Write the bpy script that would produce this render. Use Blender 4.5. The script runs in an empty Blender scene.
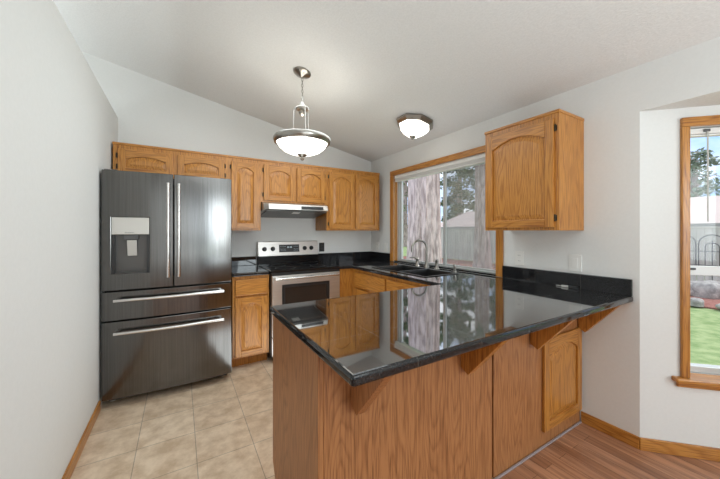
import bpy, bmesh, math, random
from mathutils import Vector, Matrix
random.seed(7)
PI = math.pi
S = bpy.context.scene
C = S.collection

# ------------------------------------------------------------------ camera, sky, sun, area lights, exposure
CAM_H, YAW, FPX, HOR = 1.313, 30.874, 301.1, 230.712
cam_d = bpy.data.cameras.new('camera')
cam_d.sensor_width = 36.0
cam_d.sensor_fit = 'HORIZONTAL'
cam_d.lens = FPX / 720 * 36.0
cam_d.shift_y = (HOR - 239.5) / 720
cam_d.clip_start = 0.02
cam = bpy.data.objects.new('camera', cam_d)
cam.location = (0, 0, CAM_H)
cam.rotation_euler = (PI / 2, 0, -math.radians(YAW))
C.objects.link(cam)
S.camera = cam

S.view_settings.view_transform = 'Standard'
S.view_settings.look = 'None'
S.view_settings.gamma = 1.0
S.view_settings.use_curve_mapping = False
S.view_settings.exposure = 0.08

W = bpy.data.worlds.new('sky')
S.world = W
W.use_nodes = True
wn, wl = W.node_tree.nodes, W.node_tree.links
wn.clear()
wtc = wn.new('ShaderNodeTexCoord')
wmp = wn.new('ShaderNodeMapping'); wmp.inputs['Scale'].default_value = (1, 1, 2.2); wmp.inputs['Location'].default_value = (1.3, 0, 0)
wno = wn.new('ShaderNodeTexNoise'); wno.inputs['Scale'].default_value = 2.6; wno.inputs['Detail'].default_value = 6
wrp = wn.new('ShaderNodeValToRGB')
wrp.color_ramp.elements[0].position = 0.33; wrp.color_ramp.elements[0].color = (0.20, 0.39, 0.70, 1)
wrp.color_ramp.elements[1].position = 0.52; wrp.color_ramp.elements[1].color = (0.72, 0.75, 0.78, 1)
wbg = wn.new('ShaderNodeBackground'); wbg.inputs['Strength'].default_value = 1.85
wou = wn.new('ShaderNodeOutputWorld')
wl.new(wtc.outputs['Generated'], wmp.inputs['Vector'])
wl.new(wmp.outputs['Vector'], wno.inputs['Vector'])
wl.new(wno.outputs['Fac'], wrp.inputs['Fac'])
wl.new(wrp.outputs['Color'], wbg.inputs['Color'])
wl.new(wbg.outputs['Background'], wou.inputs['Surface'])

def light(name, kind, loc, rot, energy, size=None, col=(1, 1, 1)):
    d = bpy.data.lights.new(name, kind)
    d.energy = energy
    d.color = col
    if kind == 'AREA':
        d.shape = 'RECTANGLE'; d.size, d.size_y = size
    if kind == 'SUN':
        d.angle = math.radians(12)
    o = bpy.data.objects.new(name, d)
    o.location = loc; o.rotation_euler = rot
    C.objects.link(o)
    return o

light('sun', 'SUN', (0, 0, 8), (math.radians(40), 0, math.radians(60)), 1.9, col=(1, .96, .9))
COOL = (.865, .965, 1)  # cool white shared by the window panels and the added fills
light('rear_daylight', 'AREA', (.86, -3.55, 1.25), (PI / 2, 0, 0), 2.5, (.5, 1.9), COOL)
light('rear_daylight', 'AREA', (1.85, -3.55, 1.25), (PI / 2, 0, 0), 4, (.8, 1.9), COOL)
light('far_fill', 'AREA', (-.5, -3.4, 1.4), (PI / 2, 0, 0), 11, (2.0, 2.0), COOL)  # added fill panel by the rear wall, not a room fixture
light('rear_up_fill', 'AREA', (.8, -1.0, 1.5), (math.radians(154), 0, 0), 10, (1.8, 1.4), COOL)  # three added panels behind the camera brighten the ceiling; no flash unit
light('rear_up_fill', 'AREA', (.8, -1.6, 1.3), (PI, 0, 0), 24.5, (2.4, 1.4), COOL)
light('rear_up_fill', 'AREA', (.5, -.5, .9), (PI, 0, 0), 16, (1.6, 1.0), COOL)
light('side_fill', 'AREA', (2.0, -2.6, 1.5), (math.radians(75), 0, math.radians(35)), 35, (1.0, 1.2), COOL)  # added fill aimed into the kitchen; no window stands here
light('kitchen_down_fill', 'AREA', (.95, 2.25, 2.40), (0, math.atan(.204), 0), 15.5, (1.4, 1.3), COOL)  # added downward fill, apart from the pendant and the flush lamp
light('kitchen_up_fill', 'AREA', (.75, 2.2, .05), (PI, 0, 0), 7, (.6, 1.4), COOL)  # added fill just above the floor to lift the ceiling, no real lamp
light('hall_up_fill', 'AREA', (-1.9, 2.4, 1.6), (0, math.radians(155), 0), 38.5, (1.6, 2.2), COOL)  # unseen fill added behind the partition to brighten the ceiling
light('dining_down_fill', 'AREA', (.6, -.9, 2.5), (0, math.atan(.204), 0), 21, (2.2, 2.0), COOL)  # added soft fill above and behind the camera, no fixture modelled

# ------------------------------------------------------------------ materials
def mat(name, col=(.8, .8, .8), rough=.5, metal=0.0, spec=.5, emit=None, es=0, ior=None):
    m = bpy.data.materials.new(name); m.use_nodes = True
    b = m.node_tree.nodes['Principled BSDF']
    b.inputs['Base Color'].default_value = (*col, 1)
    b.inputs['Roughness'].default_value = rough
    b.inputs['Metallic'].default_value = metal
    b.inputs['Specular IOR Level'].default_value = spec
    if ior: b.inputs['IOR'].default_value = ior
    if emit:
        b.inputs['Emission Color'].default_value = (*emit, 1)
        b.inputs['Emission Strength'].default_value = es
    return m

def nodes(m):
    nt = m.node_tree
    return nt.nodes, nt.links, nt.nodes['Principled BSDF']

def vary(m, scale, a, b, detail=4, stretch=(1, 1, 1), bump=0, lo=.35, hi=.65):
    n, l, p = nodes(m)
    tc = n.new('ShaderNodeTexCoord'); mp = n.new('ShaderNodeMapping'); mp.inputs['Scale'].default_value = stretch
    no = n.new('ShaderNodeTexNoise'); no.inputs['Scale'].default_value = scale; no.inputs['Detail'].default_value = detail
    rp = n.new('ShaderNodeValToRGB')
    rp.color_ramp.elements[0].position = lo; rp.color_ramp.elements[0].color = (*a, 1)
    rp.color_ramp.elements[1].position = hi; rp.color_ramp.elements[1].color = (*b, 1)
    l.new(tc.outputs['Object'], mp.inputs['Vector']); l.new(mp.outputs['Vector'], no.inputs['Vector'])
    l.new(no.outputs['Fac'], rp.inputs['Fac']); l.new(rp.outputs['Color'], p.inputs['Base Color'])
    if bump:
        bm = n.new('ShaderNodeBump'); bm.inputs['Strength'].default_value = bump; bm.inputs['Distance'].default_value = .004
        l.new(no.outputs['Fac'], bm.inputs['Height']); l.new(bm.outputs['Normal'], p.inputs['Normal'])
    return m

def oak(name, axis, light_c=(.55, .24, .048), dark_c=(.40, .15, .025), rough=.3, bands=20.0, across=7.5):
    m = mat(name, light_c, rough)
    n, l, p = nodes(m)
    tc = n.new('ShaderNodeTexCoord'); oi = n.new('ShaderNodeObjectInfo')
    mul = n.new('ShaderNodeMath'); mul.operation = 'MULTIPLY'; mul.inputs[1].default_value = 41.0
    add = n.new('ShaderNodeVectorMath'); add.operation = 'ADD'
    l.new(oi.outputs['Random'], mul.inputs[0])
    l.new(tc.outputs['Object'], add.inputs[0]); l.new(mul.outputs[0], add.inputs[1])
    def mp(along, acr):
        q = n.new('ShaderNodeMapping')
        sc = [acr, acr, acr]; sc['XYZ'.index(axis)] = along
        q.inputs['Scale'].default_value = sc
        l.new(add.outputs[0], q.inputs['Vector'])
        return q
    a = mp(.75, across)
    no = n.new('ShaderNodeTexNoise'); no.inputs['Scale'].default_value = 1.0; no.inputs['Detail'].default_value = 1.5; no.inputs['Roughness'].default_value = .4
    l.new(a.outputs[0], no.inputs['Vector'])
    k = n.new('ShaderNodeMath'); k.operation = 'MULTIPLY'; k.inputs[1].default_value = bands
    l.new(no.outputs['Fac'], k.inputs[0])
    fr = n.new('ShaderNodeMath'); fr.operation = 'FRACT'; l.new(k.outputs[0], fr.inputs[0])
    rp = n.new('ShaderNodeValToRGB')
    e = rp.color_ramp.elements
    e[0].position = 0; e[0].color = (*dark_c, 1)
    e[1].position = 1; e[1].color = tuple(dark_c[i] * .9 + light_c[i] * .1 for i in range(3)) + (1,)
    q = e.new(.22); q.color = (*light_c, 1)
    q = e.new(.75); q.color = tuple(light_c[i] * .85 + dark_c[i] * .15 for i in range(3)) + (1,)
    l.new(fr.outputs[0], rp.inputs['Fac'])
    b = mp(7, 210)
    n2 = n.new('ShaderNodeTexNoise'); n2.inputs['Scale'].default_value = 1.0; n2.inputs['Detail'].default_value = 2
    l.new(b.outputs[0], n2.inputs['Vector'])
    r2 = n.new('ShaderNodeValToRGB')
    r2.color_ramp.elements[0].position = .36; r2.color_ramp.elements[0].color = (.62, .55, .5, 1)
    r2.color_ramp.elements[1].position = .52; r2.color_ramp.elements[1].color = (1, 1, 1, 1)
    l.new(n2.outputs['Fac'], r2.inputs['Fac'])
    mx = n.new('ShaderNodeMix'); mx.data_type = 'RGBA'; mx.blend_type = 'MULTIPLY'; mx.inputs[0].default_value = 1.0
    l.new(rp.outputs['Color'], mx.inputs[6]); l.new(r2.outputs['Color'], mx.inputs[7])
    l.new(mx.outputs[2], p.inputs['Base Color'])
    bp = n.new('ShaderNodeBump'); bp.inputs['Strength'].default_value = .12; bp.inputs['Distance'].default_value = .002
    l.new(n2.outputs['Fac'], bp.inputs['Height']); l.new(bp.outputs['Normal'], p.inputs['Normal'])
    return m

OAKZ, OAKX, OAKY = oak('oak_upright_grain', 'Z'), oak('oak_level_grain', 'X'), oak('oak_deep_grain', 'Y')
OAKP = oak('oak_panel', 'Z', (.56, .245, .05), (.40, .152, .027), bands=30, across=5.5)
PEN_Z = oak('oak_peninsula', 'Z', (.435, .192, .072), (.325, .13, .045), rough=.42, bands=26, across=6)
TRIM_Y, TRIM_X = OAKY, OAKX
WALL = vary(mat('wall_paint', rough=.85, spec=.2), 60, (.765, .765, .748), (.78, .78, .763), bump=.05)
CEIL = vary(mat('ceiling_paint', rough=.9, spec=.15), 90, (.75, .745, .73), (.79, .785, .77), bump=.35)
WHITE = mat('white_plastic', (.82, .81, .78), .4)
ALU = mat('pale_aluminium', (.58, .60, .60), .4, .35)
VINYL = mat('white_vinyl', (.78, .79, .78), .35)
BLACKP = mat('black_plastic', (.015, .015, .016), .3)
BGLASS = mat('black_glass', (.008, .008, .009), .05)
CHROME = mat('polished_chrome', (.8, .8, .8), .12, 1)
NICKEL = mat('brushed_nickel', (.36, .34, .31), .28, 1)
STEEL = vary(mat('stainless_steel', (.62, .60, .57), .3, .85), 1, (.56, .54, .52), (.66, .64, .61), stretch=(2, 2, 160))
BSTEEL = vary(mat('black_stainless', (.12, .115, .11), .17, 1), 1, (.135, .13, .125), (.165, .16, .155), stretch=(160, 160, 2))
HANDLE = mat('steel_handle', (.72, .70, .68), .22, 1)
CASE = mat('dark_grey_case', (.10, .10, .10), .45)
SILVER = mat('silver_plastic', (.62, .61, .58), .35, .3)
BRONZE = mat('dark_bronze', (.06, .045, .03), .4, .7)
SINKM = mat('black_composite', (.012, .012, .012), .3)
GLOW = mat('frosted_glass', (.95, .93, .88), .4, emit=(1, .95, .86), es=3.2)
IRON = mat('black_iron', (.05, .05, .055), .5)

def granite(name, ior):
    m = mat(name, (.012, .012, .013), .035, ior=ior)
    n, l, p = nodes(m)
    tc = n.new('ShaderNodeTexCoord'); sep = n.new('ShaderNodeSeparateXYZ')
    l.new(tc.outputs['Object'], sep.inputs[0])
    def line(out, off):
        a = n.new('ShaderNodeMath'); a.operation = 'SUBTRACT'; a.inputs[1].default_value = off; l.new(out, a.inputs[0])
        d = n.new('ShaderNodeMath'); d.operation = 'DIVIDE'; d.inputs[1].default_value = .307; l.new(a.outputs[0], d.inputs[0])
        w = n.new('ShaderNodeMath'); w.operation = 'PINGPONG'; w.inputs[1].default_value = .5; l.new(d.outputs[0], w.inputs[0])
        c = n.new('ShaderNodeMath'); c.operation = 'LESS_THAN'; c.inputs[1].default_value = .0034; l.new(w.outputs[0], c.inputs[0])
        return c.outputs[0]
    mx = n.new('ShaderNodeMath'); mx.operation = 'MAXIMUM'
    l.new(line(sep.outputs['X'], .642), mx.inputs[0]); l.new(line(sep.outputs['Y'], 1.30), mx.inputs[1])
    no = n.new('ShaderNodeTexNoise'); no.inputs['Scale'].default_value = 240; no.inputs['Detail'].default_value = 2
    rp = n.new('ShaderNodeValToRGB')
    rp.color_ramp.elements[0].position = .5; rp.color_ramp.elements[0].color = (.009, .009, .010, 1)
    rp.color_ramp.elements[1].position = .72; rp.color_ramp.elements[1].color = (.035, .036, .04, 1)
    l.new(tc.outputs['Object'], no.inputs['Vector']); l.new(no.outputs['Fac'], rp.inputs['Fac'])
    mc = n.new('ShaderNodeMix'); mc.data_type = 'RGBA'
    l.new(mx.outputs[0], mc.inputs[0]); l.new(rp.outputs['Color'], mc.inputs[6]); mc.inputs[7].default_value = (.07, .067, .06, 1)
    l.new(mc.outputs[2], p.inputs['Base Color'])
    mr = n.new('ShaderNodeMix'); mr.data_type = 'FLOAT'
    l.new(mx.outputs[0], mr.inputs[0]); mr.inputs[2].default_value = .035; mr.inputs[3].default_value = .22
    l.new(mr.outputs[0], p.inputs['Roughness'])
    return m
GRANITE = granite('polished_black_granite', 6.0)
GRANITE_E = granite('black_granite_edge', 1.5)

def floor_tile():
    m = mat('beige_floor_tile', (.6, .5, .38), .4)
    n, l, p = nodes(m)
    tc = n.new('ShaderNodeTexCoord'); mp = n.new('ShaderNodeMapping')
    mp.inputs['Location'].default_value = (-.083 + .307 * 20, -1.93 + .307 * 20, 0)
    br = n.new('ShaderNodeTexBrick'); br.offset = 0; br.squash = 1
    br.inputs['Scale'].default_value = 1; br.inputs['Brick Width'].default_value = .307; br.inputs['Row Height'].default_value = .307
    br.inputs['Mortar Size'].default_value = .0022; br.inputs['Mortar Smooth'].default_value = .1; br.inputs['Bias'].default_value = 0
    br.inputs['Color1'].default_value = (.70, .555, .41, 1); br.inputs['Color2'].default_value = (.77, .63, .48, 1)
    br.inputs['Mortar'].default_value = (.40, .33, .26, 1)
    l.new(tc.outputs['Object'], mp.inputs['Vector']); l.new(mp.outputs[0], br.inputs['Vector'])
    no = n.new('ShaderNodeTexNoise'); no.inputs['Scale'].default_value = 9; no.inputs['Detail'].default_value = 8; no.inputs['Roughness'].default_value = .65
    l.new(tc.outputs['Object'], no.inputs['Vector'])
    rp = n.new('ShaderNodeValToRGB')
    rp.color_ramp.elements[0].position = .36; rp.color_ramp.elements[0].color = (.74, .66, .58, 1)
    rp.color_ramp.elements[1].position = .62; rp.color_ramp.elements[1].color = (1.08, 1.08, 1.08, 1)
    l.new(no.outputs['Fac'], rp.inputs['Fac'])
    mx = n.new('ShaderNodeMix'); mx.data_type = 'RGBA'; mx.blend_type = 'MULTIPLY'; mx.inputs[0].default_value = .9
    l.new(br.outputs['Color'], mx.inputs[6]); l.new(rp.outputs['Color'], mx.inputs[7]); l.new(mx.outputs[2], p.inputs['Base Color'])
    return m

def floor_wood():
    m = mat('brown_wood_floor', (.3, .15, .08), .35)
    n, l, p = nodes(m)
    tc = n.new('ShaderNodeTexCoord'); mp = n.new('ShaderNodeMapping'); mp.inputs['Rotation'].default_value = (0, 0, PI / 2)
    br = n.new('ShaderNodeTexBrick'); br.offset = .37
    br.inputs['Scale'].default_value = 1; br.inputs['Brick Width'].default_value = .9; br.inputs['Row Height'].default_value = .075
    br.inputs['Mortar Size'].default_value = .0009; br.inputs['Bias'].default_value = 0
    br.inputs['Color1'].default_value = (.50, .255, .145, 1); br.inputs['Color2'].default_value = (.34, .155, .08, 1)
    br.inputs['Mortar'].default_value = (.06, .03, .015, 1)
    l.new(tc.outputs['Object'], mp.inputs['Vector']); l.new(mp.outputs[0], br.inputs['Vector'])
    m2 = n.new('ShaderNodeMapping'); m2.inputs['Scale'].default_value = (40, 2.5, 1)
    l.new(tc.outputs['Object'], m2.inputs['Vector'])
    no = n.new('ShaderNodeTexNoise'); no.inputs['Scale'].default_value = 1; no.inputs['Detail'].default_value = 4
    l.new(m2.outputs[0], no.inputs['Vector'])
    rp = n.new('ShaderNodeValToRGB')
    rp.color_ramp.elements[0].position = .3; rp.color_ramp.elements[0].color = (.55, .5, .48, 1)
    rp.color_ramp.elements[1].position = .65; rp.color_ramp.elements[1].color = (1.15, 1.15, 1.15, 1)
    l.new(no.outputs['Fac'], rp.inputs['Fac'])
    mx = n.new('ShaderNodeMix'); mx.data_type = 'RGBA'; mx.blend_type = 'MULTIPLY'; mx.inputs[0].default_value = .9
    l.new(br.outputs['Color'], mx.inputs[6]); l.new(rp.outputs['Color'], mx.inputs[7]); l.new(mx.outputs[2], p.inputs['Base Color'])
    return m
TILE, WOODF = floor_tile(), floor_wood()

def see_through(name, col, share, gloss=.06):
    m = bpy.data.materials.new(name); m.use_nodes = True
    n, l = m.node_tree.nodes, m.node_tree.links
    n.clear()
    t = n.new('ShaderNodeBsdfTransparent'); o = n.new('ShaderNodeOutputMaterial'); mx = n.new('ShaderNodeMixShader')
    if share is None:
        g = n.new('ShaderNodeBsdfGlossy'); g.inputs['Roughness'].default_value = .02
        f = n.new('ShaderNodeFresnel'); f.inputs['IOR'].default_value = 1.35
        ge = n.new('ShaderNodeNewGeometry'); k1 = n.new('ShaderNodeMath'); k1.operation = 'SUBTRACT'; k1.inputs[0].default_value = 1
        k2 = n.new('ShaderNodeMath'); k2.operation = 'MULTIPLY'
        l.new(ge.outputs['Backfacing'], k1.inputs[1]); l.new(f.outputs[0], k2.inputs[0]); l.new(k1.outputs[0], k2.inputs[1])
        l.new(k2.outputs[0], mx.inputs[0])
    else:
        g = n.new('ShaderNodeBsdfDiffuse'); g.inputs['Color'].default_value = (*col, 1)
        mx.inputs[0].default_value = share
    l.new(t.outputs[0], mx.inputs[1]); l.new(g.outputs[0], mx.inputs[2]); l.new(mx.outputs[0], o.inputs['Surface'])
    return m
GLASS = see_through('window_glass', (1, 1, 1), None)
SCREEN = see_through('insect_screen', (.50, .50, .48), .34)

# outdoors
LAWN = vary(mat('lawn_grass', rough=.9, spec=.1), 7, (.22, .32, .13), (.38, .46, .23), detail=8)
MULCH = vary(mat('red_mulch', rough=.95, spec=.1), 30, (.24, .10, .08), (.42, .21, .18), detail=8)
FENCEM = vary(mat('weathered_fence_wood', rough=.9, spec=.1), 1, (.52, .52, .47), (.74, .73, .67), stretch=(9, 9, .6))
BARK = vary(mat('fir_bark', rough=.95, spec=.1), 1, (.36, .28, .27), (.70, .57, .55), detail=9, stretch=(14, 14, 2.6), bump=.6, lo=.4, hi=.62)
LEAF = vary(mat('fir_needles', rough=.9, spec=.1), 1.5, (.10, .15, .09), (.26, .31, .20))
LEAF2 = vary(mat('pale_leaves', rough=.9, spec=.1), 1.5, (.18, .24, .17), (.40, .44, .36))
ROOFM = vary(mat('pale_roof_shingle', rough=.9, spec=.1), 14, (.58, .47, .44), (.70, .60, .56), stretch=(3, 1, 3))
SIDING = mat('pale_siding', (.55, .52, .5), .8)
STONE = vary(mat('grey_stone', rough=.9, spec=.1), 9, (.26, .24, .23), (.52, .49, .46), detail=8)

# ------------------------------------------------------------------ mesh helpers
class MB:
    def __init__(s): s.bm = bmesh.new()
    def face(s, pts, mi=0):
        f = s.bm.faces.new([s.bm.verts.new(p) for p in pts]); f.material_index = mi
        return f
    def box(s, x0, x1, y0, y1, z0, z1, mi=0):
        v = [s.bm.verts.new((x, y, z)) for x in (x0, x1) for y in (y0, y1) for z in (z0, z1)]
        for q in ((0, 1, 3, 2), (4, 6, 7, 5), (0, 4, 5, 1), (2, 3, 7, 6), (0, 2, 6, 4), (1, 5, 7, 3)):
            s.bm.faces.new([v[i] for i in q]).material_index = mi
        return s
    def prism(s, poly, axis, a, b, mi=0):
        """extrude a 2D polygon along an axis; polygon runs in the other two axes in x,y,z order"""
        def P(p, t):
            q = list(p); q.insert('xyz'.index(axis), t); return tuple(q)
        A = [s.bm.verts.new(P(p, a)) for p in poly]; B = [s.bm.verts.new(P(p, b)) for p in poly]
        n = len(poly)
        fs = [s.bm.faces.new(A[::-1]), s.bm.faces.new(B)]
        for i in range(n):
            fs.append(s.bm.faces.new((A[i], A[(i + 1) % n], B[(i + 1) % n], B[i])))
        for f in fs: f.material_index = mi
        return s
    def loops(s, loops, cap0=True, cap1=True, mi=0, closed=True):
        V = [[s.bm.verts.new(p) for p in L] for L in loops]
        n = len(V[0])
        for a, b in zip(V, V[1:]):
            for i in range(n if closed else n - 1):
                s.bm.faces.new((a[i], a[(i + 1) % n], b[(i + 1) % n], b[i])).material_index = mi
        if cap0: s.bm.faces.new(V[0][::-1]).material_index = mi
        if cap1: s.bm.faces.new(V[-1]).material_index = mi
        return s
    def lathe(s, prof, c=(0, 0, 0), n=32, cap0=True, cap1=True, mi=0, rot=0, axis='z'):
        L = []
        for r, z in prof:
            ring = []
            for k in range(n):
                a = 2 * PI * k / n + rot
                x, y = r * math.cos(a), r * math.sin(a)
                p = (x, y, z) if axis == 'z' else ((x, z, y) if axis == 'y' else (z, x, y))
                ring.append((c[0] + p[0], c[1] + p[1], c[2] + p[2]))
            L.append(ring)
        return s.loops(L, cap0, cap1, mi)
    def tube(s, pts, r, n=10, mi=0, flat=1.0):
        pts = [Vector(p) for p in pts]
        R = r if isinstance(r, (list, tuple)) else [r] * len(pts)
        L = []; up = None
        for i, p in enumerate(pts):
            d = (pts[min(i + 1, len(pts) - 1)] - pts[max(i - 1, 0)]).normalized()
            if up is None:
                up = Vector((0, 0, 1)) if abs(d.z) < .9 else Vector((1, 0, 0))
            a = d.cross(up).normalized(); b = a.cross(d).normalized(); up = b
            L.append([tuple(p + a * (R[i] * math.cos(2 * PI * k / n)) + b * (R[i] * flat * math.sin(2 * PI * k / n))) for k in range(n)])
        return s.loops(L, True, True, mi)
    def build(s, name, mats, parent=None, bevel=0, seg=2, smooth=False, loc=None, rotz=None, ang=30):
        bmesh.ops.recalc_face_normals(s.bm, faces=s.bm.faces[:])
        me = bpy.data.meshes.new(name); s.bm.to_mesh(me); s.bm.free()
        for m in (mats if isinstance(mats, (list, tuple)) else [mats]): me.materials.append(m)
        o = bpy.data.objects.new(name, me); C.objects.link(o)
        if parent: o.parent = parent
        if loc: o.location = loc
        if rotz is not None: o.rotation_euler = (0, 0, rotz)
        if smooth:
            me.shade_smooth()
            try: me.set_sharp_from_angle(angle=math.radians(40))
            except Exception: pass
        if bevel:
            b = o.modifiers.new('edge', 'BEVEL'); b.width = bevel; b.segments = seg
            b.limit_method = 'ANGLE'; b.angle_limit = math.radians(ang)
            b.harden_normals = False
        return o

def tag(o, label=None, cat=None, group=None, kind=None):
    if label: o['label'] = label
    if cat: o['category'] = cat
    if group: o['group'] = group
    if kind: o['kind'] = kind
    return o

def thing(name, label, cat, loc=(0, 0, 0), rotz=0, group=None):
    o = bpy.data.objects.new(name, None); C.objects.link(o)
    o.empty_display_size = .1
    o.location = loc; o.rotation_euler = (0, 0, rotz)
    return tag(o, label, cat, group)

def struct(name, mb, m, parent=None, label=None, cat='structure', **k):
    o = mb.build(name, m, parent, **k)
    if not parent: tag(o, label, cat, kind='structure')
    return o

def rect_cells(mb, us, vs, inside, put):
    """fill a cell grid minus its holes, without inner faces; put(u, v, side) gives the point"""
    us, vs = sorted(us), sorted(vs)
    G = {}
    for i in range(len(us) - 1):
        for j in range(len(vs) - 1):
            G[i, j] = inside((us[i] + us[i + 1]) / 2, (vs[j] + vs[j + 1]) / 2)
    VV = {}
    def v(i, j, k):
        if (i, j, k) not in VV: VV[i, j, k] = mb.bm.verts.new(put(us[i], vs[j], k))
        return VV[i, j, k]
    for (i, j), g in G.items():
        if not g: continue
        for k in (0, 1):
            mb.bm.faces.new([v(i, j, k), v(i + 1, j, k), v(i + 1, j + 1, k), v(i, j + 1, k)])
        for (di, dj, a, b) in ((-1, 0, (i, j), (i, j + 1)), (1, 0, (i + 1, j), (i + 1, j + 1)), (0, -1, (i, j), (i + 1, j)), (0, 1, (i, j + 1), (i + 1, j + 1))):
            if not G.get((i + di, j + dj), False):
                mb.bm.faces.new([v(*a, 0), v(*b, 0), v(*b, 1), v(*a, 1)])
    return mb

# ------------------------------------------------------------------ room shell
XL, XR, YB = -.509, 2.371, 3.653
ZR, SL = 2.308, .204
def zc(x): return ZR + SL * (XR - x)
FX0, FY0 = -3.5, -3.6

struct('floor', MB().box(FX0, XR + .14, 1.0, YB + .1, -.1, 0), TILE, label='beige square tile floor of the kitchen', cat='floor')
struct('floor', MB().box(FX0, 3.3, FY0, 1.0, -.1, 0), WOODF, label='brown wood plank floor in front of the peninsula', cat='floor')
struct('ceiling', MB().prism([(FX0, zc(FX0)), (XR + .14, zc(XR + .14)), (XR + .14, zc(XR + .14) + .1), (FX0, zc(FX0) + .1)], 'y', FY0 - .1, YB + .12), CEIL,
       label='pale grey sloped ceiling rising to the left', cat='ceiling')
struct('wall_back', MB().prism([(FX0, 0), (XR + .14, 0), (XR + .14, zc(XR + .14)), (FX0, zc(FX0))], 'y', YB, YB + .12), WALL,
       label='white back wall behind the cabinets and range', cat='wall')
struct('wall_left', MB().box(XL - .115, XL, .75, YB, 0, 2.39), WALL, label='white partition wall beside the refrigerator, open above its top', cat='wall')
WY0, WY1, WZ0, WZ1 = 1.64, 3.11, .914, 2.02
w = MB()
rect_cells(w, (-3.6, -1.91, .69, WY0, WY1, YB), (0, WZ0, 2.03, WZ1, ZR), lambda y, z: not (WY0 < y < WY1 and WZ0 < z < WZ1) and not (-1.91 < y < .69 and z < 2.03),
           lambda y, z, k: (XR + .14 * k, y, z))
struct('wall_right', w, WALL, label='white right wall around the kitchen window', cat='wall')
struct('wall_far_left', MB().box(FX0 - .1, FX0, FY0, YB, 0, zc(FX0)), WALL, label='white wall far to the left behind the partition', cat='wall')
w = MB()
rect_cells(w, (FX0, .6, 1.12, 1.44, 2.26, XR + .14), (0, .28, 2.22, 2.3), lambda x, z: not ((.6 < x < 1.12 or 1.44 < x < 2.26) and .28 < z < 2.22), lambda x, z, k: (x, FY0 - .1 * k, z))
w.prism([(FX0, 2.3), (XR + .14, 2.3), (XR + .14, zc(XR + .14)), (FX0, zc(FX0))], 'y', FY0 - .1, FY0)
struct('wall_front', w, WALL, label='white wall behind the viewer with two tall window openings', cat='wall')

# bay
R45 = -PI / 4
BX, BY = XR, .69
WO0, WO1, WOZ0, WOZ1 = .233, .80, .46, 1.915
w = MB(); rect_cells(w, (0, WO0, WO1, 1.0), (0, WOZ0, WOZ1, 2.03), lambda x, z: not (WO0 < x < WO1 and WOZ0 < z < WOZ1), lambda x, z, k: (x, .14 * k, z))
struct('wall_bay', w, WALL, label='white angled bay wall holding the garden window', cat='wall', loc=(BX, BY, 0), rotz=R45)
bx1 = BX + .7071; by1 = BY - .7071
w = MB(); rect_cells(w, (-1.2, -1.05, -.17, by1), (0, .46, 1.915, 2.03), lambda y, z: not (-1.05 < y < -.17 and .46 < z < 1.915), lambda y, z, k: (bx1 + .12 * k, y, z))
struct('wall_bay_middle', w, WALL, label='white middle bay wall with a window', cat='wall')
struct('wall_bay_near', MB().prism([(bx1, -1.2), (bx1 + .12, -1.2), (XR + .12, -1.91), (XR, -1.91)], 'z', 0, 2.03), WALL, label='white angled bay wall on the near side', cat='wall')
struct('ceiling_bay', MB().prism([(XR + .14, .6), (XR + .14, -1.9), (bx1 + .12, -1.2), (bx1 + .12, by1 + .1)], 'z', 2.03, 2.15).prism([(XR + .001, .69), (XR + .14, .69), (XR + .14, -1.91), (XR + .001, -1.91)], 'z', 2.029, 2.0305), CEIL,
       label='low flat ceiling of the bay', cat='ceiling')

# baseboards
struct('baseboard_left', MB().box(XL, XL + .012, .75, 2.86, 0, .075), OAKY, bevel=.004, label='oak baseboard along the left partition wall', cat='baseboard')
struct('baseboard_right', MB().box(XR - .012, XR, .69, .996, 0, .075), OAKY, bevel=.004, label='oak baseboard between peninsula and bay corner', cat='baseboard')
struct('baseboard_bay', MB().box(-.005, 1.0, -.012, 0, 0, .075), OAKX, bevel=.004, loc=(BX, BY, 0), rotz=R45, label='oak baseboard under the bay window', cat='baseboard')
struct('trim_floor', MB().box(.424, XR - .014, .988, .999, 0, .009), mat('grey_trim_strip', (.36, .31, .32), .4), bevel=.003, label='thin grey strip along the foot of the peninsula', cat='trim')

# ---- kitchen window (window_1)
wt = tag(thing('window_1', 'sliding kitchen window with oak casing above the sink', 'window', (XR, 0, 0)), kind='structure')
cs = MB()
cs.box(-.02, 0, 1.576, 1.64, .916, 2.02).box(-.02, 0, 3.11, 3.172, .916, 2.02)
cs.build('casing', OAKZ, wt, bevel=.004)
MB().box(-.021, 0, 1.576, 3.172, 2.02, 2.082).build('head_casing', OAKY, wt, bevel=.004)
MB().box(0.001, .055, 1.628, 1.641, .93, 2.02).box(.001, .055, 3.109, 3.122, .93, 2.02).build('jamb', OAKZ, wt)
fr = MB().box(.06, .125, 1.62, 3.13, .925, .936).box(.06, .125, 1.62, 3.13, 1.985, 2.02).box(.06, .125, 1.62, 1.665, .936, 1.985).box(.06, .125, 3.075, 3.13, .936, 1.985)
fr.build('window_frame', ALU, wt, bevel=.002)
def sash(y0, y1, x0, x1, nm, mid):
    f = MB()
    f.box(x0, x1, y0, y0 + .03, .937, 1.985).box(x0, x1, y1 - .03, y1, .937, 1.985).box(x0, x1, y0 + .03, y1 - .03, .937, .952).box(x0, x1, y0 + .03, y1 - .03, 1.95, 1.985)
    o = f.build(nm, ALU, wt, bevel=.003)
    MB().box(mid - .003, mid + .003, y0 + .03, y1 - .03, .952, 1.95).build('pane', GLASS, o)
    return o
sash(2.30, 3.075, .07, .095, 'sash', .083)
sb = sash(1.665, 2.36, .097, .12, 'sash', .108)
so = MB().box(.125, .13, 1.665, 2.33, .94, 1.985).build('insect_screen', SCREEN, wt)
tag(MB().box(.0, .06, 1.642, 3.108, .9141, .93).build('sill', GRANITE_E, wt), 'black granite sill strip')

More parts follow.
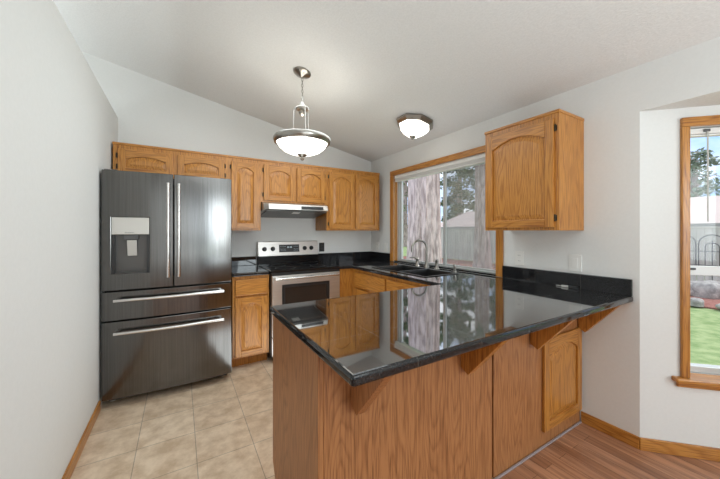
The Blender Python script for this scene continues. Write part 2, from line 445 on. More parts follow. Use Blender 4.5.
# ---- kitchen blind, raised
bl = thing('window_blind', 'white blind drawn up to the top of the kitchen window', 'blind', (XR + .004, 0, 1.94))
MB().box(0, .05, 1.645, 3.105, .04, .079).build('headrail', WHITE, bl, bevel=.004)
sl = MB()
for k in range(5): sl.box(.003, .047, 1.65, 3.10, .014 + k * .005, .017 + k * .005)
sl.build('slats', WHITE, bl)
MB().box(.002, .048, 1.648, 3.102, 0, .011).build('bottom_rail', WHITE, bl, bevel=.003)

# ---- bay window (window_2)
bt = tag(thing('window_2', 'tall narrow bay window with oak casing looking onto the garden', 'window', (BX, BY, 0), R45), kind='structure')
MB().box(.195, .234, -.02, 0, .462, 1.915).box(.798, .85, -.02, 0, .462, 1.915).build('casing', OAKZ, bt, bevel=.004)
MB().box(.195, .85, -.021, 0, 1.915, 1.968).build('head_casing', OAKX, bt, bevel=.004)
MB().box(.155, .89, -.045, .075, .437, .462).box(.175, .87, -.018, 0, .405, .437).build('sill', OAKX, bt, bevel=.006)
MB().box(.2335, .2375, .001, .08, .462, 1.915).box(.793, .801, .001, .08, .462, 1.915).build('jamb', WHITE, bt)
f = MB().box(.238, .275, .08, .13, .462, 1.915).box(.77, .795, .08, .13, .462, 1.915).box(.275, .77, .08, .13, .462, .50).box(.275, .77, .08, .13, 1.885, 1.915)
f.build('window_frame', ALU, bt, bevel=.003)
MB().box(.275, .77, .085, .115, 1.045, 1.10).build('meeting_rail', VINYL, bt, bevel=.003)
MB().box(.275, .77, .1, .106, .50, 1.045).build('pane', GLASS, bt)
MB().box(.275, .77, .11, .116, 1.10, 1.885).build('pane', GLASS, bt)
MB().box(.278, .32, .072, .085, 1.078, 1.09).build('latch', BLACKP, bt)
bb = thing('window_blind', 'white blind headrail with hanging wand at top of the bay window', 'blind', (BX, BY, 1.865), R45)
MB().box(.255, .79, .02, .06, .012, .045).build('headrail', WHITE, bb, bevel=.003)
MB().box(.258, .787, .022, .058, 0, .010).build('bottom_rail', WHITE, bb, bevel=.003)
MB().tube([(.335, .015, .03), (.335, .012, 0), (.335, .012, -.5)], .004, 8).build('wand', SILVER, bb)
MB().box(.32, .345, .008, .02, .022, .036).build('tilter', CASE, bb)

# ------------------------------------------------------------------ cabinets
def arch(x, hw, rise):
    t = abs(x) / hw
    if t > .93: return 0.0
    t /= .93
    return rise * (1 - t * t) ** .92

def door(parent, x0, x1, z0, z1, rise=.035, hinges=None, st=.052, pan=OAKP, y=-.019, N=28, name='door'):
    """a raised-panel cabinet door, its front at y, its back at y+.019; arched when rise > 0"""
    yb = y + .018
    xi0, xi1, zi0, zi1 = x0 + st, x1 - st, z0 + st, z1 - st - .004
    cx, hw = (xi0 + xi1) / 2, (xi1 - xi0) / 2
    zs = zi1 - rise
    d = MB()
    d.box(x0, xi0, y, yb, z0, z1, 0).box(xi1, x1, y, yb, z0, z1, 0)
    d.box(xi0, xi1, y, yb, z0, zi0, 1)
    if rise > 0:
        low = [(cx + hw * (2 * k / N - 1), 0) for k in range(N + 1)]
        low = [(a, zs + arch(a - cx, hw, rise)) for a, _ in low]
        d.prism(low + [(xi1, z1), (xi0, z1)], 'y', y, yb, 1)
    else:
        d.box(xi0, xi1, y, yb, zi1, z1, 1)
    o = d.build(name, [OAKZ, OAKX], parent, bevel=.0022)
    def loop(i, yy):
        h = hw - i
        pts = [(cx - h, yy, zi0 + i), (cx + h, yy, zi0 + i)]
        for k in range(N + 1):
            a = h * (1 - 2 * k / N)
            pts.append((cx + a, yy, (zs + arch(a, h, rise) if rise > 0 else zi1) - i))
        return pts
    p = MB().loops([loop(-.004, yb), loop(-.004, y + .012), loop(.004, y + .012), loop(.032, y + .005), loop(.034, y + .004)])
    p.build('panel', pan, o)
    if hinges:
        hx = x0 - .006 if hinges == 'L' else x1 + .006
        for hz in (z0 + .06, z1 - .06):
            h = MB().tube([(hx, y + .012, hz - .022), (hx, y + .012, hz + .022)], .005, 8)
            h.box(hx - .009, hx + .009, y + .0165, y + .0188, hz - .018, hz + .018)
            h.build('hinge', BRONZE, o)
    return o

def cab_body(t, W_, D, H, opens, toe=0, z0=0, side=OAKZ, well=None):
    """carcass and face frame with openings [(x0,x1,z0,z1)]"""
    c = MB().box(0, W_, .02, D, z0 + toe, well or H)
    if well: c.box(0, .018, .02, D, well, H).box(W_ - .018, W_, .02, D, well, H)
    if toe: c.box(.0, W_, .075, D - .02, z0, toe)
    c.build('carcass', side, t)
    us, vs = {0, W_}, {z0 + toe, H}
    for a in opens: us |= {a[0], a[1]}; vs |= {a[2], a[3]}
    f = MB(); rect_cells(f, us, vs, lambda u, v: not any(a[0] < u < a[1] and a[2] < v < a[3] for a in opens), lambda u, v, k: (u, .0199 * k, v))
    f.build('face_frame', OAKZ, t)

def upper(label, loc, rotz, W_, D, H, doors, pan=OAKP, rise=.035, group=None, mould=True, st=.052, name='wall_cabinet'):
    t = thing(name, label, 'cabinet', loc, rotz, group)
    ops = [(a[0] + .012, a[1] - .012, .02 + .012, H - .055 - .012) for a in doors]
    cab_body(t, W_, D, H, ops)
    for a in doors: door(t, a[0], a[1], .02, H - .052, rise, a[2], st, pan)
    if mould:
        MB().box(-.004, W_ + .004, -.008, D, H - .018, H + .002).build('top_moulding', OAKX, t, bevel=.003)
    return t

YC, DU = 3.311, YB - 3.311
g = 'oak wall cabinets along the back wall'
upper('short two-door oak cabinet above the refrigerator', (-.495, YC, 1.79), 0, .914, DU - .002, .287, [(.035, .437, 'L'), (.477, .879, 'R')], rise=.03, group=g)
upper('narrow one-door oak wall cabinet between refrigerator and range hood', (.419, YC, 1.315), 0, .323, DU - .002, .762, [(.03, .30, 'L')], rise=.045, group=g)
upper('short two-door oak cabinet above the range hood', (.742, YC, 1.622), 0, .769, DU - .002, .455, [(.03, .372, 'L'), (.397, .739, 'R')], rise=.045, group=g)
upper('tall two-door oak wall cabinet right of the range hood', (1.511, YC, 1.315), 0, .769, DU - .002, .762, [(.03, .372, 'L'), (.397, .739, 'R')], rise=.05, group=g)
upper('single-door oak cabinet hung on the right wall beside the kitchen window', (XR - .327, 1.514, 1.315), -PI / 2, .533, .325, .762, [(.02, .506, 'R')], rise=.05)

# lower cabinets
YF = 3.045
t = thing('base_cabinet', 'narrow oak base cabinet with drawer between refrigerator and range', 'cabinet', (.424, YF, 0))
cab_body(t, .338, YB - YF - .002, .878, [(.04, .298, .14, .64), (.04, .298, .70, .84)], toe=.1)
door(t, .022, .316, .115, .675, .05, None)
d = MB().box(.022, .316, -.019, 0, .695, .848)
d.build('drawer', OAKX, t, bevel=.005)

t = thing('base_cabinet', 'oak sink base cabinet under the kitchen window', 'cabinet', (1.712, YF - .004, 0), -PI / 2)
LS = YF - .004 - 1.62
cab_body(t, LS, XR - 1.712 - .002, .878, [(.12, .62, .14, .64), (.70, 1.30, .14, .64)], toe=.1, well=.72)
for a in ((.09, .36, None), (.40, .67, None), (.70, .99, None), (1.02, 1.33, None)):
    door(t, a[0], a[1], .115, .66, .05, None)
for a in ((.09, .67), (.70, 1.33)):
    MB().box(a[0], a[1], -.019, 0, .69, .845).build('drawer_front', OAKX, t, bevel=.005)
t = thing('base_cabinet', 'oak corner base cabinet between range and sink cabinet', 'cabinet', (1.53, YF, 0))
cab_body(t, .86 - .02, YB - YF - .002, .878, [], toe=.1)

# peninsula: base with finished panels, door and corbels
pn = thing('peninsula_cabinet', 'oak peninsula base with panelled front and door under the black counter', 'cabinet', (0, 1.0, 0))
MB().box(.445, 1.40, .021, .58, .1, .878).box(1.425, XR - .003, .021, .6, .1, .878).box(.445, XR - .003, .021, .52, 0.001, .1).build('carcass', OAKZ, pn)
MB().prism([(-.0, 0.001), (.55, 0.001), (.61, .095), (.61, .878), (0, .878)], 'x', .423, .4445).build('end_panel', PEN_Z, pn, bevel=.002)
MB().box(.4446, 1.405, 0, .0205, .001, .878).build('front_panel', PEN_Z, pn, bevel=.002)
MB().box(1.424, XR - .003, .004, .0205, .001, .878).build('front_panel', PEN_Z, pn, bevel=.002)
door(pn, 1.885, 2.35, .095, .655, .055, None, st=.055, y=-.016)
for bx in (.556, 1.165, 1.755, 2.326):
    b = MB().prism([(-.001, .655), (-.042, .632), (-.235, .862), (-.235, .878), (-.001, .878)], 'x', bx, bx + .04)
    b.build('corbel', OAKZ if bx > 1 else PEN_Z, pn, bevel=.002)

# ------------------------------------------------------------------ countertops
SX0, SX1, SY0, SY1 = 1.80, 2.20, 1.93, 2.72
ct = thing('countertop', 'polished black granite tile countertop over peninsula, sink run and corner', 'countertop', (0, 0, 0))
c = MB()
def in_ct(x, y):
    if SX0 < x < SX1 and SY0 < y < SY1: return False
    return y < 1.623 or x > 1.684 or (x > 1.528 and y > 3.012)
rect_cells(c, (.404, 1.528, 1.684, SX0, SX1, XR - .002), (.717, 1.623, SY0, SY1, 3.012, YB - .002), in_ct, lambda x, y, k: (x, y, .879 + .035 * k))
for f_ in c.bm.faces:
    f_.normal_update()
    if abs(f_.normal.z) < .5: f_.material_index = 1
wk = c.build('worktop', [GRANITE, GRANITE_E], ct, bevel=.011, seg=4)
wk.modifiers[0].material = 1
b = MB().box(XR - .022, XR - .002, .722, 1.574, .9142, 1.016)
b.build('backsplash', GRANITE_E, ct, bevel=.003)
MB().box(XR - .022, XR - .002, 3.175, YB - .022, .9142, 1.016).build('backsplash', GRANITE_E, ct, bevel=.003)
MB().box(1.528, XR - .002, YB - .022, YB - .002, .9142, 1.016).build('backsplash', GRANITE_E, ct, bevel=.003)
c2 = thing('countertop', 'short black granite counter between refrigerator and range', 'countertop', (0, 0, 0))
MB().box(.42, .762, 3.012, YB - .002, .879, .914).build('worktop', GRANITE_E, c2, bevel=.011, seg=4)
MB().box(.42, .762, YB - .022, YB - .002, .9142, 1.016).build('backsplash', GRANITE_E, c2, bevel=.003)

# ------------------------------------------------------------------ sink, faucet, sprayer
sk = thing('kitchen_sink', 'black double-bowl sink set in the counter below the window', 'sink', (0, 0, 0))
def bowl(y0, y1):
    m = MB(); x0, x1 = SX0 + .012, SX1 - .012
    L = lambda i, z: [(x0 + i, y0 + i, z), (x1 - i, y0 + i, z), (x1 - i, y1 - i, z), (x0 + i, y1 - i, z)]
    m.loops([L(0, .916), L(.004, .90), L(.015, .76), L(.03, .735)], False, True)
    o = m.build('bowl', SINKM, sk)
    MB().lathe([(.04, .0), (.04, .004), (.028, .005), (.024, .001)], ((x0 + x1) / 2, (y0 + y1) / 2, .7355), 20).build('drain', STEEL, o, smooth=True)
ym = 2.31
bowl(SY0 + .012, ym - .012); bowl(ym + .012, SY1 - .012)
rm = MB(); rect_cells(rm, (SX0 - .014, SX0 + .012, SX1 - .012, SX1 + .014), (SY0 - .014, SY0 + .012, ym - .012, ym + .012, SY1 - .012, SY1 + .014),
                      lambda x, y: not (SX0 + .012 < x < SX1 - .012 and (SY0 + .012 < y < ym - .012 or ym + .012 < y < SY1 - .012)), lambda x, y, k: (x, y, .9143 + .006 * k))
rm.build('rim', SINKM, sk, bevel=.003)

fx, fy, fz = 2.285, 2.42, .9145
fa = thing('kitchen_faucet', 'nickel gooseneck faucet with two lever handles behind the sink', 'faucet', (fx, fy, fz))
MB().lathe([(.03, 0), (.03, .008), (.022, .02), (.017, .06), (.016, .075)], n=20).build('base', NICKEL, fa, smooth=True)
pts = [(0, 0, .07), (0, 0, .21)]
for k in range(1, 13):
    a = PI * k / 12
    pts.append((-.085 + .085 * math.cos(a), .02 * (1 - math.cos(a)) / 2 * 2, .21 + .085 * math.sin(a)))
pts += [(-.17, .04, .17)]
MB().tube(pts, .0115, 12).build('spout', NICKEL, fa, smooth=True)
for sy in (-1, 1):
    y = sy * .15
    h = MB().lathe([(.027, 0), (.027, .007), (.019, .016), (.016, .07), (.02, .085), (.012, .098)], (0, y, 0), 16)
    h.tube([(0, y, .088), (-.03, y + sy * .03, .10), (-.065, y + sy * .055, .096)], [.010, .009, .006], 8)
    h.build('handle', NICKEL, fa, smooth=True)
sp = thing('side_sprayer', 'small nickel sprayer standing in the counter right of the faucet', 'sprayer', (2.26, 2.01, .9145))
MB().lathe([(.02, 0), (.02, .006), (.012, .012), (.012, .03)], n=16).build('collar', NICKEL, sp, smooth=True)
MB().lathe([(.011, .031), (.014, .05), (.015, .07), (.01, .078)], n=16).build('spray_head', NICKEL, sp, smooth=True)

gd = thing('pocket_gadget', 'small black gadget with silver end lying on the counter against the backsplash', 'gadget', (XR - .045, 1.0, .9142))
MB().box(0, .018, 0, .06, 0, .016).build('body', BLACKP, gd, bevel=.004)
MB().box(.001, .017, .0602, .105, .001, .014).build('end', SILVER, gd, bevel=.003)
MB().box(.006, .012, .1052, .14, .004, .008).build('tip', SILVER, gd, bevel=.001)

# ------------------------------------------------------------------ range
RX0, RX1, RYF = .770, 1.523, 2.985
rg = thing('range', 'stainless steel electric range with black glass top against the back wall', 'range', (RX0, RYF, 0))
RW = RX1 - RX0; RD = YB - RYF - .003
MB().box(0, RW, .03, RD, .06, .895).build('body', BLACKP, rg)
for x in (.05, RW - .05):
    for y in (.08, RD - .08):
        MB().lathe([(.018, 0.001), (.018, .06)], (x, y, 0), 12).build('foot', BLACKP, rg)
ck = MB().box(-.004, RW + .002, -.012, RD - .06, .8952, .918)
ck = ck.build('cooktop', BGLASS, rg, bevel=.004)
for (x, y, r) in ((.19, .17, .105), (.56, .17, .085), (.19, .43, .08), (.56, .43, .105)):
    MB().lathe([(r, .9182), (r, .9186), (r - .004, .9186), (r - .004, .9182)], (x, y, 0), 40, False, False).build('burner_ring', CASE, ck)
bgp = MB().prism([(RD - .058, .90), (RD, .90), (RD, 1.185), (RD - .05, 1.185), (RD - .075, 1.02), (RD - .062, 1.015)], 'x', 0, RW - .008)
bg_ = MB().prism([(RD - .064, .919), (RD, .919), (RD, 1.012), (RD - .07, 1.012)], 'x', .002, RW - .01)
bg_.build('backguard_base', BGLASS, rg)
bg = MB().prism([(RD - .082, 1.012), (RD, 1.012), (RD, 1.185), (RD - .055, 1.185)], 'x', 0, RW - .008).build('backguard', STEEL, rg, bevel=.006)
def bgy(z): return RD - .082 + .027 * (z - 1.012) / .173
kz = 1.098
for kx in (.075, .172, .565, .653):
    k = MB().lathe([(.026, 0), (.026, -.006), (.021, -.010), (.019, -.028), (.016, -.031)], (kx, bgy(kz) - .001, kz), 24, axis='y')
    k.box(kx - .003, kx + .003, bgy(kz) - .036, bgy(kz) - .031, kz - .017, kz + .017)
    k.build('knob', BLACKP, bg, smooth=True)
GL = mat('pale_display_mark', (.35, .4, .42), .5, emit=(.5, .7, .8), es=.25)
dg = MB().prism([(bgy(1.055) - .003, 1.055), (bgy(1.055) + .002, 1.055), (bgy(1.145) + .002, 1.145), (bgy(1.145) - .003, 1.145)], 'x', .245, .495)
for i in range(4):
    x = .345 + i * .014 + (.006 if i > 1 else 0)
    dg.box(x, x + .009, bgy(1.11) - .0045, bgy(1.11) - .0036, 1.105, 1.122, 1)
for i in range(5):
    for x in (.262 + i * .014, .425 + i * .012):
        for z in (1.072, 1.09, 1.122):
            dg.box(x, x + .007, bgy(z) - .0042, bgy(z) - .0036, z, z + .003, 1)
dg.build('display', [BLACKP, GL], bg)
MB().box(.004, RW - .004, -.004, .029, .868, .8945).build('vent_strip', BLACKP, rg)
od = MB(); rect_cells(od, (.006, .105, RW - .13, RW - .006), (.262, .39, .772, .866), lambda x, z: not (.105 < x < RW - .13 and .39 < z < .772), lambda x, z, k: (x, -.012 + .040 * k, z))
od = od.build('oven_door', STEEL, rg, bevel=.004)
wf = MB(); rect_cells(wf, (.1055, .135, RW - .16, RW - .1305), (.3905, .42, .742, .7715), lambda x, z: not (.135 < x < RW - .16 and .42 < z < .742), lambda x, z, k: (x, -.013 + .02 * k, z))
wf.build('window_surround', BLACKP, od)
MB().box(.1352, RW - .1602, -.004, .004, .4202, .7418).build('oven_window', mat('oven_glass', (.03, .022, .018), .06), od)
h = MB().tube([(.025, -.055, .838), (RW / 2, -.06, .838), (RW - .04, -.055, .838)], .0125, 12)
h.box(.04, .06, -.05, -.0122, .828, .848).box(RW - .075, RW - .055, -.05, -.0122, .828, .848)
h.build('handle', HANDLE, od, smooth=True)
dr = MB().box(.006, RW - .006, -.008, .0295, .07, .25).build('warming_drawer', STEEL, rg, bevel=.004)

# ------------------------------------------------------------------ range hood
hd = thing('range_hood', 'stainless under-cabinet range hood above the range', 'hood', (.748, 0, 1.47))
def hl(z, yf, x0, x1, ch):
    return [(x0, YB - .004, z), (x1, YB - .004, z), (x1, yf + ch, z), (x1 - ch * .6, yf, z), (x0 + ch * .9, yf, z), (x0, yf + ch, z)]
def hl2(zb, zf, yf, x0, x1, ch):
    return [(p[0], p[1], zb if p[1] > YB - .01 else zf) for p in hl(0, yf, x0, x1, ch)]
hc = MB().loops([hl2(0, .068, 3.175, .006, .742, .05), hl2(.02, .070, 3.167, .002, .746, .05), hl(.128, 3.185, .002, .746, .05), hl(.150, 3.285, .002, .746, .01)])
hc.build('canopy', STEEL, hd, bevel=.002)
MB().prism([(3.20, .0595), (YB - .05, .0040), (YB - .05, -.002), (3.20, .054)], 'x', .03, .715).build('filter', mat('dark_filter', (.12, .115, .11), .35, .7), hd)
MB().prism([(3.24, .0475), (3.31, .0378), (3.31, .0330), (3.24, .0425)], 'x', .33, .41).build('lamp_lens', WHITE, hd)
MB().prism([(3.1660, .080), (3.1655, .078), (3.1755, .112), (3.1775, .112)], 'x', .40, .66).build('control_slot', BLACKP, hd)

# ------------------------------------------------------------------ refrigerator
FXL, FXR, FYF = -.494, .391, 2.86
fg = thing('refrigerator', 'black stainless french-door refrigerator with ice dispenser and two freezer drawers', 'refrigerator', (0, FYF, 0))
MB().box(FXL + .004, FXR - .004, .085, YB - FYF - .02, .03, 1.745).build('case', CASE, fg, bevel=.004)
def front(x, bulge=.028):
    t = (x - (FXL + FXR) / 2) / ((FXR - FXL) / 2)
    return -bulge * (1 - t * t)
def slab(x0, x1, z0, z1, yb=.08, n=14):
    xs = [x0 + (x1 - x0) * k / n for k in range(n + 1)]
    return MB().prism([(x, front(x)) for x in xs] + [(x1, yb), (x0, yb)], 'z', z0, z1)
XM = -.043
def vhandle(o, x):
    y0 = front(x)
    h = MB().tube([(x, y0 - .05, .95), (x, y0 - .056, 1.1), (x, y0 - .058, 1.32), (x, y0 - .056, 1.55), (x, y0 - .05, 1.685)], .0125, 12)
    for z in (.985, 1.65): h.box(x - .009, x + .009, y0 - .045, y0 + .001, z - .015, z + .015)
    h.build('handle', HANDLE, o, smooth=True)
# left door with a dispenser recess
dl = MB()
DX0, DX1, DZ0, DZ1 = -.437, -.203, .99, 1.415
xs = sorted([FXL + (XM - .003 - FXL) * k / 12 for k in range(13)] + [DX0, DX1])
zs = [.868, DZ0, DZ1, 1.763]
rect_cells(dl, xs, zs, lambda x, z: not (DX0 < x < DX1 and DZ0 < z < DZ1), lambda x, z, k: (x, front(x) if k == 0 else .08, z))
dl = dl.build('door', BSTEEL, fg, bevel=.004, ang=50)
vhandle(dl, -.079)
dsp = MB().box(DX0 + .001, DX1 - .001, .05, .07, DZ0 + .001, DZ1 - .001)
sd = MB()
sd.box(DX0 + .001, DX0 + .022, front(DX0) + .004, .05, DZ0 + .001, DZ1 - .001).box(DX1 - .018, DX1 - .001, front(DX1) + .004, .05, DZ0 + .001, DZ1 - .001)
dsp.box(DX0 + .023, DX1 - .019, front(DX0) + .002, .05, DZ0 + .001, DZ0 + .008)
dsp = dsp.build('dispenser', mat('dispenser_grey', (.11, .105, .10), .35, .6), dl)
sd.build('recess_side', BLACKP, dl)
MB().prism([(DX0 + .002, front(DX0) - .001), (DX1 - .002, front(DX1) - .001), (DX1 - .002, .045), (DX0 + .002, .045)], 'z', 1.285, DZ1 - .002).build('control_panel', mat('silver_panel', (.66, .64, .60), .35, .4), dl, bevel=.003)
MB().box(DX0 + .07, DX1 - .07, .0, .049, 1.245, 1.284).build('spout_housing', CASE, dl, bevel=.006)
MB().prism([(.0, 1.24), (.012, 1.24), (.046, 1.12), (.034, 1.12)], 'x', -.345, -.285).build('paddle', SILVER, dl, bevel=.003)
for i in range(5):
    MB().box(-.352 + .014 * i, -.346 + .014 * i, front(-.33) - .0016, front(-.33) - .0010, 1.296, 1.302).build('button', CASE, dl)
rd = slab(XM + .003, FXR, .868, 1.763).build('door', BSTEEL, fg, bevel=.004, ang=50)
vhandle(rd, -.007)
for z0, z1, hz in ((.645, .857, .80), (.062, .634, .558)):
    q = slab(FXL, FXR, z0, z1).build('freezer_drawer', BSTEEL, fg, bevel=.004, ang=50)
    h = MB(); p = []
    for k in range(13):
        x = -.415 + .735 * k / 12
        p.append((x, -.062 - .022 * math.sin(PI * k / 12), hz))
    h.tube(p, .0125, 12)
    for x in (-.395, .30): h.box(x - .01, x + .01, -.06, front(x) + .001, hz - .009, hz + .009)
    h.build('handle', HANDLE, q, smooth=True)
for x in (FXL + .05, FXR - .05):
    MB().box(x - .04, x + .04, .03, .14, 1.7636, 1.774).build('hinge_cover', CASE, fg, bevel=.005)
    MB().lathe([(.02, 0.001), (.02, .0295)], (x, .12, 0), 14).build('foot', SILVER, fg)
MB().box(FXL + .03, FXR - .03, .07, .10, .022, .058).build('kick_grille', BLACKP, fg)

# ------------------------------------------------------------------ lights
pdx, pdy = .862, 2.365
pz = zc(pdx)
pd = thing('pendant_lamp', 'nickel pendant lamp with glowing white bowl hanging on a chain', 'lamp', (pdx, pdy, 0))
tilt = Matrix.Rotation(math.atan(SL), 4, 'Y')
cm = MB().lathe([(.072, -.002), (.072, -.012), (.06, -.022), (.03, -.03), (.012, -.045), (.006, -.05)], n=28)
cm.bm.transform(Matrix.Translation((0, 0, pz)) @ tilt)
cm.build('canopy', NICKEL, pd, smooth=True)
chn = MB(); z = pz - .05; k = 0
while z > 2.365:
    pl = []
    for j in range(13):
        a = 2 * PI * j / 12
        u, v = .007 * math.cos(a), .015 * math.sin(a)
        pl.append((u, 0, z - .013 + v) if k % 2 == 0 else (0, u, z - .013 + v))
    chn.tube(pl, .0018, 6); z -= .024; k += 1
chn.build('chain', NICKEL, pd, smooth=True)
MB().lathe([(.004, 2.372), (.012, 2.366), (.02, 2.345), (.016, 2.33), (.05, 2.325), (.055, 2.315), (.05, 2.305), (.02, 2.30), (.03, 2.28), (.022, 2.262), (.006, 2.25)], n=24).build('hub', NICKEL, pd, smooth=True)
for j in range(3):
    a = 2 * PI * j / 3 + .5
    ca, sa = math.cos(a), math.sin(a)
    r = MB().tube([(ca * .045, sa * .045, 2.30), (ca * .06, sa * .06, 2.325), (ca * .07, sa * .07, 2.30), (ca * .072, sa * .072, 2.2), (ca * .076, sa * .076, 2.10), (ca * .205, sa * .205, 2.062)], .0035, 8)
    r.build('arm', NICKEL, pd, smooth=True)
MB().lathe([(.212, 2.022), (.224, 2.03), (.232, 2.055), (.229, 2.07), (.218, 2.078), (.204, 2.074), (.206, 2.03)], n=48, cap0=False, cap1=False).build('rim', NICKEL, pd, smooth=True)
MB().lathe([(.211, 2.052), (.205, 2.03), (.185, 1.998), (.15, 1.968), (.10, 1.946), (.05, 1.936), (.012, 1.934), (.0115, 1.938), (.05, 1.940), (.10, 1.950), (.148, 1.972), (.182, 2.001), (.201, 2.032), (.207, 2.052)], n=48, cap0=False, cap1=False).build('bowl', GLOW, pd, smooth=True)
MB().lathe([(.004, 1.958), (.05, 1.955), (.052, 1.945), (.04, 1.932), (.022, 1.922), (.014, 1.915), (.018, 1.905), (.012, 1.895), (.003, 1.888)], n=24).build('finial', NICKEL, pd, smooth=True)

fcx, fcy = 1.99, 2.27
fl = thing('ceiling_lamp', 'octagonal flush ceiling lamp with white glass near the kitchen window', 'lamp', (fcx, fcy, zc(fcx)))
fl.rotation_euler = (0, math.atan(SL), 0)
MB().lathe([(.165, -.002), (.186, -.006), (.19, -.022), (.182, -.034), (.165, -.05), (.15, -.054)], n=8, rot=PI / 8).build('pan', NICKEL, fl)
MB().lathe([(.156, -.05), (.150, -.066), (.105, -.115), (.055, -.148), (.015, -.153)], n=8, rot=PI / 8, cap0=False).build('shade', GLOW, fl)
MB().lathe([(.004, -.146), (.03, -.148), (.032, -.156), (.02, -.166), (.008, -.172), (.010, -.18), (.003, -.186)], n=20).build('finial', NICKEL, fl, smooth=True)

# ------------------------------------------------------------------ outlets and switches
def outlet(label, x, y, z, rotz, kind='outlet', m=WHITE, wd=.072):
    t = thing('wall_outlet' if kind == 'outlet' else 'light_switch', label, kind, (x, y, z), rotz)
    p = MB().box(-wd / 2, wd / 2, -.006, -.0006, -.058, .058).build('cover_plate', m, t, bevel=.003)
    if kind == 'outlet':
        for dz in (-.022, .022):
            s_ = MB().box(-.017, .017, -.008, -.0061, dz - .015, dz + .015).build('socket', m, t, bevel=.002)
            MB().box(-.008, -.006, -.0086, -.0081, dz - .004, dz + .006).box(.006, .008, -.0086, -.0081, dz - .004, dz + .006).build('slots', CASE, s_)
    else:
        for dx in ((0,) if wd < .09 else (-.023, .023)):
            MB().box(dx - .016, dx + .016, -.009, -.0061, -.033, .033).build('rocker', m, t, bevel=.002)
outlet('white outlet on the right wall just right of the kitchen window', XR, 1.435, 1.09, -PI / 2)
outlet('white switch plate on the right wall above the peninsula backsplash', XR, 1.033, 1.088, -PI / 2, 'switch', wd=.08)
outlet('white outlet deep in the corner left of the kitchen window', XR, 3.48, 1.093, -PI / 2)
outlet('white switch beside the left casing of the kitchen window', XR, 3.28, 1.09, -PI / 2, 'switch')
outlet('black outlet on the back wall at the right end of the range', 1.597, YB, 1.098, 0, m=BLACKP)

# ------------------------------------------------------------------ outdoors
GZ = -.25
struct('ground', MB().box(3.4, 75, -40, 60, GZ - .2, GZ), LAWN, label='green lawn of the back garden', cat='lawn')
struct('ground', MB().prism([(9.1, -3), (12.6, -3), (12.6, 14.2), (11.0, 14.2), (9.6, 9), (9.1, 4)], 'z', GZ, GZ + .03), MULCH, label='red mulch bed along the foot of the fence', cat='mulch bed')

fn = thing('garden_fence', 'weathered grey board fence behind the mulch bed', 'fence', (12.6, 0, GZ))
bd = MB(); y = -6.0
while y < 14.2:
    w_ = .135 + random.random() * .015; h_ = 1.62 + random.random() * .02
    bd.box(0, .02, y, y + w_, .05, h_); y += w_ + .012
bd.build('boards', FENCEM, fn)
for z in (.3, 1.45): MB().box(.021, .07, -6, 14.2, z, z + .09).build('rail', FENCEM, fn)
MB().box(-.03, .08, -6, 14.2, 1.642, 1.68).build('cap_rail', FENCEM, fn)
for k in range(9): MB().box(.071, .17, -6 + 2.5 * k, -5.9 + 2.5 * k, 0, 1.64).build('post', FENCEM, fn)

tr = thing('garden_trellis', 'black wire trellis with rounded tops standing against the fence', 'trellis', (12.35, 0, GZ))
def hoop(y0, y1, zt):
    r = (y1 - y0) / 2
    return [(0, y0, .6)] + [(0, (y0 + y1) / 2 - r * math.cos(PI * k / 10), zt + r * math.sin(PI * k / 10)) for k in range(11)] + [(0, y1, .6)]
for k in range(8):
    y0 = .2 + k * .55
    h = MB().tube(hoop(y0, y0 + .5, 1.2), .011, 6)
    h.tube(hoop(y0 + .12, y0 + .38, 1.1), .009, 6).tube([(0, y0 + .25, 0.03), (0, y0 + .25, 1.3)], .009, 6)
    h.build('hoop', IRON, tr)
MB().tube([(0, .2, .62), (0, 4.55, .62)], .009, 6).build('bar', IRON, tr)
MB().tube([(0, .2, 1.0), (0, 4.55, 1.0)], .009, 6).build('bar', IRON, tr)

nh = thing('neighbour_house', 'neighbouring house with pale pinkish roof rising behind the fence', 'house', (15.6, 0, GZ))
MB().box(.5, 7.5, -8, 15.8, 0, 1.85).build('wall', SIDING, nh)
MB().prism([(0, 1.80), (4.0, 3.05), (8.0, 1.80), (8.0, 1.72), (4.0, 2.93), (0, 1.70)], 'y', -8.4, 16.2).build('roof', ROOFM, nh)
MB().box(-.09, -.005, -8.4, 16.2, 1.70, 1.82).build('gutter', mat('grey_gutter', (.35, .33, .32), .5), nh)

def rock(name, label, cat, x, y, sx, sy, sz, group=None):
    bm_ = MB(); bmesh.ops.create_icosphere(bm_.bm, subdivisions=3, radius=1)
    ph = random.random() * 9
    for v in bm_.bm.verts:
        n_ = .12 * math.sin(3 * v.co.x + ph) + .1 * math.sin(4.1 * v.co.y + 2 * ph) + .08 * math.sin(5 * v.co.z + ph)
        v.co *= 1 + n_
        v.co = Vector((v.co.x * sx, v.co.y * sy, max(v.co.z, -.35) * sz))
    o = bm_.build(name, STONE, smooth=True)
    o.location = (x, y, GZ + .03 + .34 * sz)
    return tag(o, label, cat, group)
rock('boulder', 'grey boulder in the red mulch bed before the trellis', 'boulder', 10.55, 1.9, .30, .36, .30)
for k in range(22):
    y = -1.2 + k * .5
    rock('edging_stone', 'low grey stone edging the mulch bed towards the lawn', 'stone', 9.08 + .05 * math.sin(k * 2.1) + max(0, y - 4) * .1, y, .14, .19, .12, 'edging stones of the mulch bed')

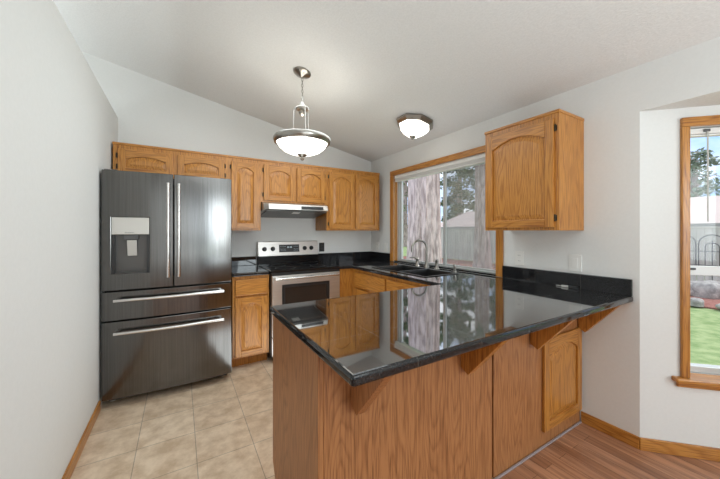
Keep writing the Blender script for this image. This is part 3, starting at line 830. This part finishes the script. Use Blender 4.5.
def trunk_mesh(r0, r1, H, amp=.05, n=40, lv=26):
    m = MB(); L = []
    ph = [random.random() * 6 for _ in range(6)]
    for i in range(lv + 1):
        z = H * i / lv
        r = r0 + (r1 - r0) * i / lv + r0 * .25 * math.exp(-z / .5)
        ring = []
        for k in range(n):
            a = 2 * PI * k / n
            q = 1 + amp * math.sin(9 * a + ph[0] + z * .35) + amp * .8 * math.sin(14 * a + ph[1] - z * .5) + amp * .5 * math.sin(23 * a + ph[2] + z)
            ring.append((r * q * math.cos(a), r * q * math.sin(a), z))
        L.append(ring)
    return m.loops(L)
def foliage(m, c, rx, rz, n, size, rnd):
    for _ in range(n):
        while True:
            p = Vector((rnd.uniform(-1, 1), rnd.uniform(-1, 1), rnd.uniform(-1, 1)))
            if p.length < 1: break
        p = Vector((p.x * rx, p.y * rx, p.z * rz)) + Vector(c)
        d1 = Vector((rnd.uniform(-1, 1), rnd.uniform(-1, 1), rnd.uniform(-.8, .3))).normalized()
        d2 = d1.cross(Vector((rnd.uniform(-1, 1), rnd.uniform(-1, 1), 1))).normalized()
        s1, s2 = size * rnd.uniform(.6, 1.4), size * rnd.uniform(.25, .6)
        m.face([p - d1 * s1, p + d2 * s2, p + d1 * s1, p - d2 * s2])
def fir(label, x, y, r, H, z0, crown_r, n, size=.28, m=LEAF, group='fir trees beyond the kitchen window', name='fir_tree', bushy=24):
    rnd = random.Random(int(x * 100 + y))
    t = thing(name, label, 'tree', (x, y, GZ), 0, group)
    trunk_mesh(r, r * .6, H).build('trunk', BARK, t, smooth=True)
    br = MB(); fo = MB()
    for k in range(bushy):
        z = z0 + (H + 1 - z0) * k / (bushy - 1)
        L = crown_r * (1 - .75 * k / bushy) * rnd.uniform(.7, 1.1)
        a = k * 2.4 + rnd.random()
        tip = Vector((math.cos(a) * L, math.sin(a) * L, z - .15 * L))
        br.tube([(0, 0, z), tuple(tip * .5 + Vector((0, 0, z * .5 + .12 * L))), tuple(tip)], [r * .12, r * .08, r * .03], 6)
        for q in (.45, .75, 1.0):
            foliage(fo, (tip.x * q, tip.y * q, z - .15 * L * q), .28 * L + .25, .22 * L + .15, n // (bushy * 3), size, rnd)
    br.build('branches', BARK, t)
    fo.build('foliage', m, t)
fir('big fir trunk close behind the faucet outside the kitchen window', 6.26, 6.74, .49, 12, 5.5, 1.9, 1500)
fir('slimmer fir trunk before the fence near the right wall cabinet', 10.33, 7.8, .29, 12, 4.3, 1.9, 1600)
fir('fir behind the neighbouring roof between the two trunks', 27.1, 23.4, .3, 12, 2.4, 3.2, 5600, .24)
fir('fir left of the big trunk beyond the open lawn', 19.2, 23.4, .25, 12, 2.0, 3.0, 3200, .24)
fir('loose fir right of the slimmer trunk behind the roof', 36.1, 25.0, .3, 14, 2.4, 4.0, 5600, .28)
fir('pale leafy tree behind the roof outside the bay window', 28.5, 5.6, .25, 5.6, 2.0, 3.6, 2600, .17, LEAF2, None, 'leafy_tree')
